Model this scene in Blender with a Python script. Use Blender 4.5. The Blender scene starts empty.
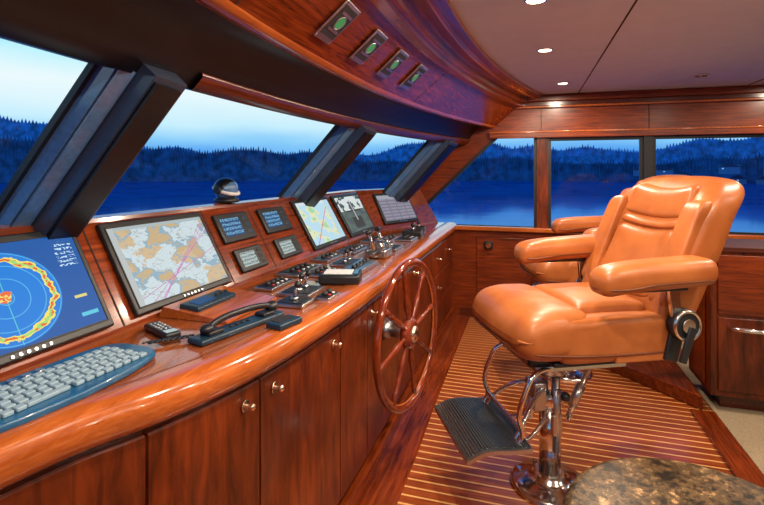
import bpy, bmesh, math, random
from mathutils import Vector, Matrix, noise
random.seed(4)
sc = bpy.context.scene
try:
    sc.view_settings.view_transform = 'Standard'
except Exception: pass

# ------------------------------------------------------------------ materials
def newmat(name):
    m = bpy.data.materials.new(name); m.use_nodes = True
    nt = m.node_tree; b = nt.nodes['Principled BSDF']
    return m, nt, b
def N(nt, t, **kw):
    n = nt.nodes.new(t)
    for k, v in kw.items():
        setattr(n, k, v)
    return n
def plain(name, col, rough=.5, metal=0, coat=0, emit=None, es=0, nscale=60, namt=.12):
    m, nt, b = newmat(name)
    tc = N(nt, 'ShaderNodeTexCoord'); nz = N(nt, 'ShaderNodeTexNoise'); nz.inputs['Scale'].default_value = nscale
    nt.links.new(tc.outputs['Object'], nz.inputs['Vector'])
    r = N(nt, 'ShaderNodeValToRGB')
    r.color_ramp.elements[0].position = .3; r.color_ramp.elements[1].position = .7
    r.color_ramp.elements[0].color = tuple(c*(1-namt) for c in col)+(1,)
    r.color_ramp.elements[1].color = tuple(min(1, c*(1+namt)) for c in col)+(1,)
    nt.links.new(nz.outputs['Fac'], r.inputs['Fac']); nt.links.new(r.outputs['Color'], b.inputs['Base Color'])
    b.inputs['Roughness'].default_value = rough; b.inputs['Metallic'].default_value = metal
    b.inputs['Coat Weight'].default_value = coat
    if emit:
        b.inputs['Emission Color'].default_value = tuple(emit)+(1,); b.inputs['Emission Strength'].default_value = es
    return m
def wood(name, dark, light, scale=(1.5, 25, 25), rough=.22, coat=.6, blot=.35, croug=.08):
    m, nt, b = newmat(name)
    tc = N(nt, 'ShaderNodeTexCoord'); mp = N(nt, 'ShaderNodeMapping'); mp.inputs['Scale'].default_value = scale
    nt.links.new(tc.outputs['Object'], mp.inputs['Vector'])
    nz = N(nt, 'ShaderNodeTexNoise'); nz.inputs['Scale'].default_value = 2.2; nz.inputs['Detail'].default_value = 6
    nz.inputs['Roughness'].default_value = .65; nz.inputs['Distortion'].default_value = .6
    nt.links.new(mp.outputs['Vector'], nz.inputs['Vector'])
    r = N(nt, 'ShaderNodeValToRGB')
    r.color_ramp.elements[0].position = .3; r.color_ramp.elements[1].position = .72
    r.color_ramp.elements[0].color = tuple(dark)+(1,); r.color_ramp.elements[1].color = tuple(light)+(1,)
    nt.links.new(nz.outputs['Fac'], r.inputs['Fac'])
    n2 = N(nt, 'ShaderNodeTexNoise'); n2.inputs['Scale'].default_value = 2.5
    nt.links.new(tc.outputs['Object'], n2.inputs['Vector'])
    mx = N(nt, 'ShaderNodeMixRGB', blend_type='MULTIPLY')
    r2 = N(nt, 'ShaderNodeValToRGB'); r2.color_ramp.elements[0].position = .3; r2.color_ramp.elements[1].position = .7
    g = 1-blot; r2.color_ramp.elements[0].color = (g, g, g, 1); r2.color_ramp.elements[1].color = (1, 1, 1, 1)
    nt.links.new(n2.outputs['Fac'], r2.inputs['Fac'])
    mx.inputs[0].default_value = 1
    nt.links.new(r.outputs['Color'], mx.inputs[1]); nt.links.new(r2.outputs['Color'], mx.inputs[2])
    nt.links.new(mx.outputs['Color'], b.inputs['Base Color'])
    b.inputs['Roughness'].default_value = rough; b.inputs['Coat Weight'].default_value = coat
    b.inputs['Coat Roughness'].default_value = croug
    b.inputs['Specular IOR Level'].default_value = .3
    return m

DK = (.08, .009, .0018); LT = (.37, .060, .009)
wood_y = wood('mahogany_fore_aft', DK, LT, (25, 1.5, 25), croug=.10, coat=.5)
wood_x = wood('mahogany_athwart', DK, LT, (1.5, 25, 25), rough=.35, coat=.3, croug=.22)
wood_z = wood('mahogany_vertical', (.052, .0065, .0012), (.31, .048, .007), (12, 12, 1.8), rough=.35, coat=.22, croug=.12, blot=.55)
wood_nose = wood('mahogany_nosing', (.36, .068, .010), (.66, .17, .032), (25, 1.5, 25), rough=.22, coat=.9, croug=.10)
wood_top = wood('mahogany_desktop', (.20, .042, .012), (.50, .14, .040), (30, 1.5, 25), rough=.15, coat=1, croug=.05)
wood_dark = wood('mahogany_dark', (.05, .007, .002), (.17, .025, .006), (25, 1.5, 25), rough=.25, croug=.2)
wood_wheel = wood('wheel_wood', (.13, .015, .003), (.30, .045, .010), (8, 8, 8), rough=.15, coat=.9, croug=.06)
black = plain('black_plastic', (.012, .013, .016), .4)
rubber = plain('dark_rubber', (.02, .02, .022), .6)
headliner = plain('black_headliner', (.004, .004, .006), .35)
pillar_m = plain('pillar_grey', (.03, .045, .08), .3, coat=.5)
pillar_refl = plain('pillar_painted_reflection', (.08, .18, .36), .18, coat=.8)  # blue window reflection put into the colour of the pillar strips
chrome = plain('stainless', (.75, .73, .70), .14, 1, namt=.03)
brushed = plain('brushed_steel', (.5, .5, .5), .3, 1, namt=.05)
bluegrey = plain('keyboard_case', (.012, .10, .22), .3, coat=.3)
darkcase = plain('dark_blue_case', (.012, .035, .06), .35)
keymat = plain('key_caps', (.28, .40, .48), .45)
white = plain('white_plastic', (.7, .7, .68), .4)
knobm = plain('satin_brass', (.75, .55, .38), .2, 1)
red = plain('red_plastic', (.5, .02, .02), .4)
rib = plain('footrest_rubber', (.035, .04, .045), .35)
carpet = plain('beige_carpet', (.34, .26, .16), .95, nscale=200, namt=.3)
ceilm = plain('ceiling_vinyl', (.54, .66, .90), .75, nscale=8, namt=.03)
seam = plain('shadow_gap', (.02, .006, .003), .8)
lampm = plain('lamp_lens', (1, .9, .7), .4, emit=(1, .85, .6), es=9)

def leather(name, c1, c2):
    m, nt, b = newmat(name)
    tc = N(nt, 'ShaderNodeTexCoord')
    n1 = N(nt, 'ShaderNodeTexNoise'); n1.inputs['Scale'].default_value = 6; n1.inputs['Detail'].default_value = 5
    nt.links.new(tc.outputs['Object'], n1.inputs['Vector'])
    r = N(nt, 'ShaderNodeValToRGB'); r.color_ramp.elements[0].position = .3; r.color_ramp.elements[1].position = .75
    r.color_ramp.elements[0].color = c1+(1,); r.color_ramp.elements[1].color = c2+(1,)
    nt.links.new(n1.outputs['Fac'], r.inputs['Fac']); nt.links.new(r.outputs['Color'], b.inputs['Base Color'])
    v = N(nt, 'ShaderNodeTexVoronoi'); v.inputs['Scale'].default_value = 160
    nt.links.new(tc.outputs['Object'], v.inputs['Vector'])
    n3 = N(nt, 'ShaderNodeTexNoise'); n3.inputs['Scale'].default_value = 7; n3.inputs['Detail'].default_value = 2
    nt.links.new(tc.outputs['Object'], n3.inputs['Vector'])
    b1 = N(nt, 'ShaderNodeBump'); b1.inputs['Strength'].default_value = .12; b1.inputs['Distance'].default_value = .002
    b2 = N(nt, 'ShaderNodeBump'); b2.inputs['Strength'].default_value = .35; b2.inputs['Distance'].default_value = .015
    nt.links.new(v.outputs['Distance'], b1.inputs['Height']); nt.links.new(n3.outputs['Fac'], b2.inputs['Height'])
    nt.links.new(b1.outputs['Normal'], b2.inputs['Normal']); nt.links.new(b2.outputs['Normal'], b.inputs['Normal'])
    b.inputs['Roughness'].default_value = .37; b.inputs['Coat Weight'].default_value = .05
    b.inputs['Specular IOR Level'].default_value = .4
    return m
leath = leather('camel_leather', (.34, .088, .019), (.50, .155, .040))
piping = plain('leather_piping', (.15, .038, .009), .4)

def teak():
    m, nt, b = newmat('teak_and_holly')
    tc = N(nt, 'ShaderNodeTexCoord'); sp = N(nt, 'ShaderNodeSeparateXYZ')
    nt.links.new(tc.outputs['Object'], sp.inputs[0])
    d = N(nt, 'ShaderNodeMath', operation='MULTIPLY'); d.inputs[1].default_value = 1/.062
    nt.links.new(sp.outputs['Y'], d.inputs[0])
    f = N(nt, 'ShaderNodeMath', operation='FRACT'); nt.links.new(d.outputs[0], f.inputs[0])
    lt = N(nt, 'ShaderNodeMath', operation='LESS_THAN'); lt.inputs[1].default_value = .18
    nt.links.new(f.outputs[0], lt.inputs[0])
    mp = N(nt, 'ShaderNodeMapping'); mp.inputs['Scale'].default_value = (2, 30, 30)
    nt.links.new(tc.outputs['Object'], mp.inputs['Vector'])
    nz = N(nt, 'ShaderNodeTexNoise'); nz.inputs['Scale'].default_value = 2; nz.inputs['Detail'].default_value = 5
    nt.links.new(mp.outputs[0], nz.inputs['Vector'])
    r = N(nt, 'ShaderNodeValToRGB'); r.color_ramp.elements[0].position = .3; r.color_ramp.elements[1].position = .7
    r.color_ramp.elements[0].color = (.17, .026, .0045, 1); r.color_ramp.elements[1].color = (.40, .085, .013, 1)
    nt.links.new(nz.outputs['Fac'], r.inputs['Fac'])
    mx = N(nt, 'ShaderNodeMixRGB'); nt.links.new(lt.outputs[0], mx.inputs[0])
    nt.links.new(r.outputs['Color'], mx.inputs[1]); mx.inputs[2].default_value = (.78, .42, .15, 1)
    nt.links.new(mx.outputs[0], b.inputs['Base Color'])
    b.inputs['Roughness'].default_value = .28; b.inputs['Coat Weight'].default_value = .3; b.inputs['Coat Roughness'].default_value = .12
    return m
teakm = teak()

def granite():
    m, nt, b = newmat('granite')
    tc = N(nt, 'ShaderNodeTexCoord')
    v = N(nt, 'ShaderNodeTexVoronoi'); v.inputs['Scale'].default_value = 80
    n0 = N(nt, 'ShaderNodeTexNoise'); n0.inputs['Scale'].default_value = 18; n0.inputs['Detail'].default_value = 10; n0.inputs['Roughness'].default_value = .75
    nt.links.new(tc.outputs['Object'], v.inputs['Vector']); nt.links.new(tc.outputs['Object'], n0.inputs['Vector'])
    r = N(nt, 'ShaderNodeValToRGB'); cr = r.color_ramp
    cr.elements[0].position = .38; cr.elements[0].color = (.008, .007, .004, 1)
    cr.elements[1].position = .68; cr.elements[1].color = (.75, .50, .28, 1)
    for p, c in ((.45, (.035, .025, .010, 1)), (.50, (.18, .095, .035, 1)), (.54, (.05, .045, .022, 1)), (.59, (.34, .18, .07, 1))):
        e = cr.elements.new(p); e.color = c
    nt.links.new(n0.outputs['Fac'], r.inputs['Fac'])
    mx = N(nt, 'ShaderNodeMixRGB', blend_type='MULTIPLY'); mx.inputs[0].default_value = .8
    r2 = N(nt, 'ShaderNodeValToRGB'); r2.color_ramp.elements[0].color = (1, 1, 1, 1); r2.color_ramp.elements[1].color = (.10, .085, .07, 1); r2.color_ramp.elements[1].position = .8
    nt.links.new(v.outputs['Color'], r2.inputs['Fac'])
    nt.links.new(r.outputs[0], mx.inputs[1]); nt.links.new(r2.outputs[0], mx.inputs[2])
    nt.links.new(mx.outputs[0], b.inputs['Base Color']); b.inputs['Roughness'].default_value = .4; b.inputs['Specular IOR Level'].default_value = .2
    return m
granm = granite()

def glassmat():
    m = bpy.data.materials.new('window_glass'); m.use_nodes = True; nt = m.node_tree
    nt.nodes.clear()
    o = N(nt, 'ShaderNodeOutputMaterial'); t = N(nt, 'ShaderNodeBsdfTransparent'); g = N(nt, 'ShaderNodeBsdfGlossy')
    t.inputs['Color'].default_value = (.93, .97, 1, 1); g.inputs['Roughness'].default_value = .02
    mx = N(nt, 'ShaderNodeMixShader'); mx.inputs[0].default_value = .012
    nt.links.new(t.outputs[0], mx.inputs[1]); nt.links.new(g.outputs[0], mx.inputs[2]); nt.links.new(mx.outputs[0], o.inputs[0])
    return m
glassm = glassmat()

# ------------------------------------------------------------------ geometry helpers
def link(o, parent=None):
    sc.collection.objects.link(o)
    if parent: o.parent = parent
    return o
def empty(name, loc=(0, 0, 0), rz=0):
    e = bpy.data.objects.new(name, None); e.location = loc; e.rotation_euler = (0, 0, rz); e.empty_display_size = .1
    return link(e)
class MB:
    def __init__(s): s.bm = bmesh.new(); s.mats = []
    def mi(s, m):
        if m not in s.mats: s.mats.append(m)
        return s.mats.index(m)
    def _fin(s, vs, m, smooth=False):
        i = s.mi(m)
        for f in {f for v in vs for f in v.link_faces}:
            f.material_index = i; f.smooth = smooth
    def box(s, c, size, m, rot=None, bev=0):
        mt = Matrix.Translation(c) @ (rot.to_4x4() if rot else Matrix.Identity(4)) @ Matrix.Diagonal((size[0], size[1], size[2], 1))
        r = bmesh.ops.create_cube(s.bm, size=1, matrix=mt); vs = r['verts']
        if bev:
            es = list({e for v in vs for e in v.link_edges})
            rb = bmesh.ops.bevel(s.bm, geom=es, offset=bev, segments=3, affect='EDGES', profile=.5)
            vs = rb['verts']
            i = s.mi(m)
            for f in rb['faces']: f.smooth = True
            for f in {f for v in vs for f in v.link_faces}: f.material_index = i
        else:
            s._fin(vs, m)
        return s
    def bb(s, x0, x1, y0, y1, z0, z1, m, bev=0):
        return s.box(((x0+x1)/2, (y0+y1)/2, (z0+z1)/2), (x1-x0, y1-y0, z1-z0), m, None, bev)
    def cyl(s, p0, p1, r0, m, r1=None, seg=24, caps=True):
        p0 = Vector(p0); p1 = Vector(p1); d = p1-p0
        mt = Matrix.Translation((p0+p1)/2) @ d.to_track_quat('Z', 'Y').to_matrix().to_4x4()
        r = bmesh.ops.create_cone(s.bm, cap_ends=caps, segments=seg, radius1=r0, radius2=r0 if r1 is None else r1, depth=d.length, matrix=mt)
        s._fin(r['verts'], m, True)
        for f in {f for v in r['verts'] for f in v.link_faces}:
            if len(f.verts) > 4: f.smooth = False
        return s
    def sph(s, c, r, m, sc3=(1, 1, 1), rot=None):
        mt = Matrix.Translation(c) @ (rot.to_4x4() if rot else Matrix.Identity(4)) @ Matrix.Diagonal((r*sc3[0], r*sc3[1], r*sc3[2], 1))
        rr = bmesh.ops.create_uvsphere(s.bm, u_segments=24, v_segments=14, radius=1, matrix=mt); s._fin(rr['verts'], m, True); return s
    def lathe(s, prof, m, mt=Matrix.Identity(4), seg=32):
        rings = []
        for (r, z) in prof:
            rings.append([s.bm.verts.new(mt @ Vector((r*math.cos(2*math.pi*k/seg), r*math.sin(2*math.pi*k/seg), z))) for k in range(seg)])
        i = s.mi(m)
        for a, b in zip(rings, rings[1:]):
            for k in range(seg):
                f = s.bm.faces.new((a[k], a[(k+1) % seg], b[(k+1) % seg], b[k])); f.smooth = True; f.material_index = i
        for ring, rev in ((rings[0], True), (rings[-1], False)):
            f = s.bm.faces.new(ring[::-1] if rev else ring); f.material_index = i
        return s
    def torus(s, R, r, m, mt=Matrix.Identity(4), seg=64, ss=14, sz=1):
        rings = []
        for k in range(seg):
            a = 2*math.pi*k/seg
            rings.append([s.bm.verts.new(mt @ Vector(((R+r*math.cos(t))*math.cos(a), (R+r*math.cos(t))*math.sin(a), r*sz*math.sin(t)))) for t in [2*math.pi*j/ss for j in range(ss)]])
        i = s.mi(m)
        for k in range(seg):
            a, b = rings[k], rings[(k+1) % seg]
            for j in range(ss):
                f = s.bm.faces.new((a[j], b[j], b[(j+1) % ss], a[(j+1) % ss])); f.smooth = True; f.material_index = i
        return s
    def loft(s, secs, m, closed=False, caps=False, smooth=True):
        i = s.mi(m)
        R = [[s.bm.verts.new(p) for p in sec] for sec in secs]
        for a, b in zip(R, R[1:]):
            n = len(a)
            for k in range(n if closed else n-1):
                f = s.bm.faces.new((a[k], a[(k+1) % n], b[(k+1) % n], b[k])); f.material_index = i; f.smooth = smooth
        if caps:
            f = s.bm.faces.new(R[0][::-1]); f.material_index = i
            f = s.bm.faces.new(R[-1]); f.material_index = i
        return s
    def poly(s, pts, off, m):
        off = Vector(off); a = [s.bm.verts.new(p) for p in pts]; b = [s.bm.verts.new(Vector(p)+off) for p in pts]; i = s.mi(m); n = len(a)
        fs = [s.bm.faces.new(a[::-1]), s.bm.faces.new(b)]
        for k in range(n): fs.append(s.bm.faces.new((a[k], a[(k+1) % n], b[(k+1) % n], b[k])))
        for f in fs: f.material_index = i
        return s
    def obj(s, name, parent=None, mt=None, bevel=0, recalc=True):
        if recalc: bmesh.ops.recalc_face_normals(s.bm, faces=s.bm.faces)
        me = bpy.data.meshes.new(name); s.bm.to_mesh(me); s.bm.free()
        for m in s.mats: me.materials.append(m)
        o = bpy.data.objects.new(name, me)
        if mt is not None: o.matrix_world = mt
        link(o, parent)
        if bevel:
            b = o.modifiers.new('bevel', 'BEVEL'); b.width = bevel; b.segments = 2; b.limit_method = 'ANGLE'; b.angle_limit = math.radians(50)
        return o
def tube(name, pts, r, mat, parent=None, smooth=True, cyc=False):
    c = bpy.data.curves.new(name, 'CURVE'); c.dimensions = '3D'; c.bevel_depth = r; c.bevel_resolution = 5; c.use_fill_caps = True
    if smooth:
        sp = c.splines.new('BEZIER'); sp.bezier_points.add(len(pts)-1)
        for p, q in zip(sp.bezier_points, pts):
            p.co = q; p.handle_left_type = p.handle_right_type = 'AUTO'
    else:
        sp = c.splines.new('POLY'); sp.points.add(len(pts)-1)
        for p, q in zip(sp.points, pts): p.co = tuple(q)+(1,)
    sp.use_cyclic_u = cyc
    c.materials.append(mat); o = bpy.data.objects.new(name, c); return link(o, parent)
def cushion(name, c, half, r, mat, parent, n=12, deform=None):
    bm = bmesh.new(); bmesh.ops.create_cube(bm, size=2)
    bmesh.ops.subdivide_edges(bm, edges=bm.edges[:], cuts=n, use_grid_fill=True)
    h = Vector(half)
    for v in bm.verts:
        p = Vector([math.copysign(abs(t)**.75, t) for t in v.co])
        s = Vector((p.x*h.x, p.y*h.y, p.z*h.z))
        q = Vector([max(-(h[i]-r), min(h[i]-r, s[i])) for i in range(3)])
        d = s-q
        s = q + d.normalized()*r
        u = Vector((s.x/h.x, s.y/h.y, s.z/h.z))
        if deform: s = deform(s, u)
        v.co = s+Vector(c)
    for f in bm.faces: f.smooth = True
    bmesh.ops.recalc_face_normals(bm, faces=bm.faces)
    me = bpy.data.meshes.new(name); bm.to_mesh(me); bm.free(); me.materials.append(mat)
    o = bpy.data.objects.new(name, me); link(o, parent)
    m = o.modifiers.new('s', 'SUBSURF'); m.levels = 1; m.render_levels = 1
    return o

# ------------------------------------------------------------------ world / sky
w = bpy.data.worlds.new('dusk_sky'); sc.world = w; w.use_nodes = True; nt = w.node_tree
bg = nt.nodes['Background']; tc = N(nt, 'ShaderNodeTexCoord'); sp = N(nt, 'ShaderNodeSeparateXYZ')
nt.links.new(tc.outputs['Generated'], sp.inputs[0])
nz = N(nt, 'ShaderNodeTexNoise'); nz.inputs['Scale'].default_value = 2.2; nz.inputs['Detail'].default_value = 4
mp = N(nt, 'ShaderNodeMapping'); mp.inputs['Scale'].default_value = (1, 1, 5)
nt.links.new(tc.outputs['Generated'], mp.inputs[0]); nt.links.new(mp.outputs[0], nz.inputs['Vector'])
ma = N(nt, 'ShaderNodeMath', operation='MULTIPLY_ADD'); ma.inputs[1].default_value = .07
nt.links.new(nz.outputs['Fac'], ma.inputs[0]); nt.links.new(sp.outputs['Z'], ma.inputs[2])
sb = N(nt, 'ShaderNodeMath', operation='SUBTRACT'); sb.inputs[1].default_value = .035
nt.links.new(ma.outputs[0], sb.inputs[0])
r = N(nt, 'ShaderNodeValToRGB'); cr = r.color_ramp
cr.elements[0].position = 0; cr.elements[0].color = (.02, .18, .62, 1)
cr.elements[1].position = 1; cr.elements[1].color = (.01, .06, .30, 1)
for p, c in ((.03, (.08, .36, .90, 1)), (.06, (.28, .65, .98, 1)), (.09, (.62, .90, 1.0, 1)), (.15, (.90, 1.0, 1.0, 1)), (.20, (.55, .93, 1.0, 1)), (.26, (.12, .56, 1.0, 1)), (.5, (.015, .15, .55, 1))):
    e = cr.elements.new(p); e.color = c
nt.links.new(sb.outputs[0], r.inputs['Fac']); nt.links.new(r.outputs[0], bg.inputs['Color']); bg.inputs['Strength'].default_value = 1.0

# water: body colour with a soft blue reflection
m = bpy.data.materials.new('lake_water'); m.use_nodes = True; nt = m.node_tree; nt.nodes.clear()
o_ = N(nt, 'ShaderNodeOutputMaterial'); df = N(nt, 'ShaderNodeBsdfDiffuse'); gl = N(nt, 'ShaderNodeBsdfGlossy'); mx = N(nt, 'ShaderNodeMixShader')
gl.inputs['Color'].default_value = (.20, .50, 1.0, 1); gl.inputs['Roughness'].default_value = .07; mx.inputs[0].default_value = .55
tc = N(nt, 'ShaderNodeTexCoord'); nz = N(nt, 'ShaderNodeTexNoise'); nz.inputs['Scale'].default_value = .10; nz.inputs['Detail'].default_value = 5
nt.links.new(tc.outputs['Object'], nz.inputs['Vector'])
rr_ = N(nt, 'ShaderNodeValToRGB'); rr_.color_ramp.elements[0].position = .35; rr_.color_ramp.elements[1].position = .65
rr_.color_ramp.elements[0].color = (.006, .16, .48, 1); rr_.color_ramp.elements[1].color = (.008, .24, .66, 1)
nt.links.new(nz.outputs['Fac'], rr_.inputs['Fac']); nt.links.new(rr_.outputs[0], df.inputs['Color'])
bp = N(nt, 'ShaderNodeBump'); bp.inputs['Strength'].default_value = .05; bp.inputs['Distance'].default_value = .4
nt.links.new(nz.outputs['Fac'], bp.inputs['Height']); nt.links.new(bp.outputs[0], gl.inputs['Normal'])
nt.links.new(df.outputs[0], mx.inputs[1]); nt.links.new(gl.outputs[0], mx.inputs[2]); nt.links.new(mx.outputs[0], o_.inputs[0])
q = MB(); q.loft([[(-1200, -1200, -4), (-1200, 1200, -4)], [(1200, -1200, -4), (1200, 1200, -4)]], m, smooth=False); q.obj('ground_lake_water')
def shore(name, R, base, amp, col, seed, nseg=2600):
    tm = plain(name+'_foliage', col, .9, nscale=.25, namt=.5)
    q = MB(); i = q.mi(tm); prev = None; rnd = random.Random(seed)
    for k in range(nseg+1):
        a = 2*math.pi*(k % nseg)/nseg
        hh = base+amp*noise.noise(Vector((math.cos(a)*3+seed, math.sin(a)*3, seed)))*1.6+amp*.5*noise.noise(Vector((math.cos(a)*14, math.sin(a)*14, seed)))
        hh += base*.8*math.exp(-((math.degrees(a)-152)/16)**2)
        hh = max(4, hh)
        if k % 2: hh += rnd.uniform(.8, 3.6)
        c = Vector((math.cos(a)*R, math.sin(a)*R, 0))
        cur = [q.bm.verts.new((c.x, c.y, -4.2)), q.bm.verts.new((c.x*1.02, c.y*1.02, hh))]
        if prev:
            f = q.bm.faces.new((prev[0], cur[0], cur[1], prev[1])); f.material_index = i
        prev = cur
    return q.obj(name, recalc=False)
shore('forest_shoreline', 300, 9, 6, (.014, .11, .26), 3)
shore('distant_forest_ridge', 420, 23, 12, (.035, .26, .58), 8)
q = MB(); rnd = random.Random(5)
hm = plain('house_walls', (.07, .24, .46), .8)
lm = plain('house_window_glow', (1, .9, .7), .5, emit=(.35, .65, .9), es=.5)
hr = plain('house_roof', (.02, .06, .14), .8)
for k in range(34):
    a = math.radians(rnd.uniform(25, 80)); R = rnd.uniform(262, 292)
    c = Vector((math.cos(a)*R, math.sin(a)*R, -4)); rot = Matrix.Rotation(a, 3, 'Z'); s = rnd.uniform(3, 6); zb = rnd.uniform(0, 6)
    q.box(c+Vector((0, 0, zb+1.0)), (6, s*1.5, 2.4+zb*.3), hm, rot)
    for t in (-1, 0, 1):
        if rnd.random() < .4: q.box(c+rot @ Vector((-3.1, t*s*.45, 0))+Vector((0, 0, zb+1.4)), (.2, .7, .5), lm, rot)
    e = rot @ Vector((3.5, 0, 0)); f = rot @ Vector((0, s*.85, 0)); z = Vector((0, 0, zb+2.2))
    q.poly([c+z-e-f, c+z-e+f, c+z-e+Vector((0, 0, 1.8))], rot @ Vector((7, 0, 0)), hr)
q.obj('shore_houses')

# ------------------------------------------------------------------ cabin shell
YS, YP, XA = 5.2, -.6, 3.8
c_ = lambda y: .05*(y-2)**2
ys = [YP+(YS-YP)*k/60 for k in range(61)]
q = MB(); q.bb(-2.0, XA, YP-.1, YS+.1, -.1, 0, teakm); q.obj('floor')
q = MB(); q.bb(1.14, XA, YP, YS, 0, .012, carpet, .004); q.obj('carpet')
q = MB(); q.bb(1.0, 1.14, YP, 3.56, 0, .018, wood_y, .004); q.obj('trim_1')

def sidewall(name, y0, y1, sgn):
    q = MB()
    q.bb(-2.0, XA, y0, y1, 0, .95, wood_x)
    q.bb(-.9, XA, y0, y1, 1.93, 2.34, wood_x)
    q.poly([(-1.36, y0, .95), (-.34, y0, 1.93), (-.9, y0, 1.93), (-1.35, y0, 1.38), (-1.75, y0, .95)], (0, y1-y0, 0), wood_x)
    for xa, xb in ((.08, .19), (1.07, 1.15), (2.5, 2.6), (3.7, XA)):
        q.bb(xa, xb, y0, y1, .95, 1.93, wood_z if xa < .5 else black)
    return q.obj(name)
sidewall('wall_starboard', YS, YS+.1, 1)
sidewall('wall_port', YP-.1, YP, -1)
q = MB(); q.bb(XA, XA+.1, YP-.1, YS+.1, 0, 2.34, wood_z); q.obj('wall_aft')
q = MB(); q.bb(XA-.04, XA-.002, 1.9, 2.75, .013, 2.05, wood_x, .005); q.bb(XA-.07, XA-.04, 2.0, 2.03, .95, 1.1, chrome); q.obj('door_1')
q = MB()
q.bb(-.3, XA, YS-.05, YS, 2.27, 2.34, wood_x, .008)
q.bb(-.3, XA, YS-.03, YS, 2.225, 2.27, wood_dark, .005)
q.bb(-.3, XA, YS-.045, YS, 2.205, 2.225, wood_nose, .004)
q.bb(-.4, XA, YS-.03, YS, 1.90, 1.96, wood_x, .006)
q.bb(-.4, XA, YS-.036, YS, 1.955, 1.97, wood_nose, .004)
q.bb(.12, .125, YS-.004, YS+.001, 1.97, 2.205, seam); q.bb(1.11, 1.115, YS-.004, YS+.001, 1.97, 2.205, seam)
q.obj('trim_2')
q = MB(); q.bb(-1.3, XA, YS-.06, YS+.02, .93, .975, wood_nose, .01); q.obj('trim_3')
q = MB()
q.bb(-.7, XA, YS-.02, YS, 0, .10, wood_dark, .004)
for k in range(8):
    x = -.55+k*.55
    q.bb(x+.02, x+.53, YS-.014, YS, .14, .86, wood_z if k % 2 else wood_x, .005)
q.obj('baseboard_starboard')
q = MB()
for xa, xb in ((.19, 1.07), (1.15, 2.5), (2.6, 3.7)):
    q.bb(xa, xb, YS+.03, YS+.07, .95, .99, black); q.bb(xa, xb, YS+.03, YS+.07, 1.87, 1.93, black)
    q.bb(xa, xa+.03, YS+.03, YS+.07, .99, 1.87, black); q.bb(xb-.03, xb, YS+.03, YS+.07, .99, 1.87, black)
q.bb(-1.3, .08, YS+.03, YS+.07, .95, .98, black); q.bb(.05, .08, YS+.03, YS+.07, .98, 1.93, black)
q.poly([(-1.36, YS+.03, .95), (-.34, YS+.03, 1.93), (-.29, YS+.03, 1.93), (-1.31, YS+.03, .95)], (0, .04, 0), black)
q.obj('trim_4')
for n, (yy) in enumerate((YS+.05, YP-.05)):
    q = MB(); q.poly([(-1.36, yy, .95), (-.34, yy, 1.93), (.08, yy, 1.93), (.08, yy, .95)], (0, .004, 0), glassm); q.obj('window_%d' % (2+n*4))
    for j, (xa, xb) in enumerate(((.19, 1.07), (1.15, 2.5), (2.6, 3.7))):
        q = MB(); q.bb(xa, xb, yy, yy+.004, .95, 1.93, glassm); q.obj('window_%d' % (3+j+n*4))
# side cabinet (divider) with step
XC = XA-.08
cab_top = wood('cabinet_top_matte', (.04, .006, .002), (.12, .02, .005), (1.5, 25, 25), rough=.6, coat=0)
q = MB()
q.poly([(1.20, 3.66, .012), (XC, 3.66, .012), (XC, 3.98, .012), (1.20, 3.98, .012)], (0, 0, .10), wood_dark)
q.poly([(1.12, 3.58, .112), (XC, 3.58, .112), (XC, 4.02, .112), (1.12, 4.02, .112)], (0, 0, .93), wood_z)
q.poly([(1.10, 3.56, 1.042), (XC, 3.56, 1.042), (XC, 4.04, 1.042), (1.10, 4.04, 1.042)], (0, 0, .03), cab_top)
for k in range(3):
    q.bb(1.16+k*.82, 1.94+k*.82, 3.568, 3.58, .15, .62, wood_z, .005); q.bb(1.16+k*.82, 1.94+k*.82, 3.568, 3.58, .64, 1.02, wood_x, .005)
q.bb(1.108, 1.12, 3.66, 3.95, .15, 1.02, wood_y, .005)
q.obj('side_cabinet', bevel=.003)
q = MB(); q.poly([(.55, 4.15, .001), (1.08, 3.58, .001), (1.08, 5.13, .001), (.55, 5.13, .001)], (0, 0, .09), wood_y); q.obj('side_step', bevel=.008)
gr = empty('grab_rail', (0, 0, 0))
tube('rail', [(1.22, 3.567, .56), (1.24, 3.50, .57), (1.5, 3.49, .57), (1.9, 3.49, .57), (1.92, 3.567, .56)], .014, chrome, gr)

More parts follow.
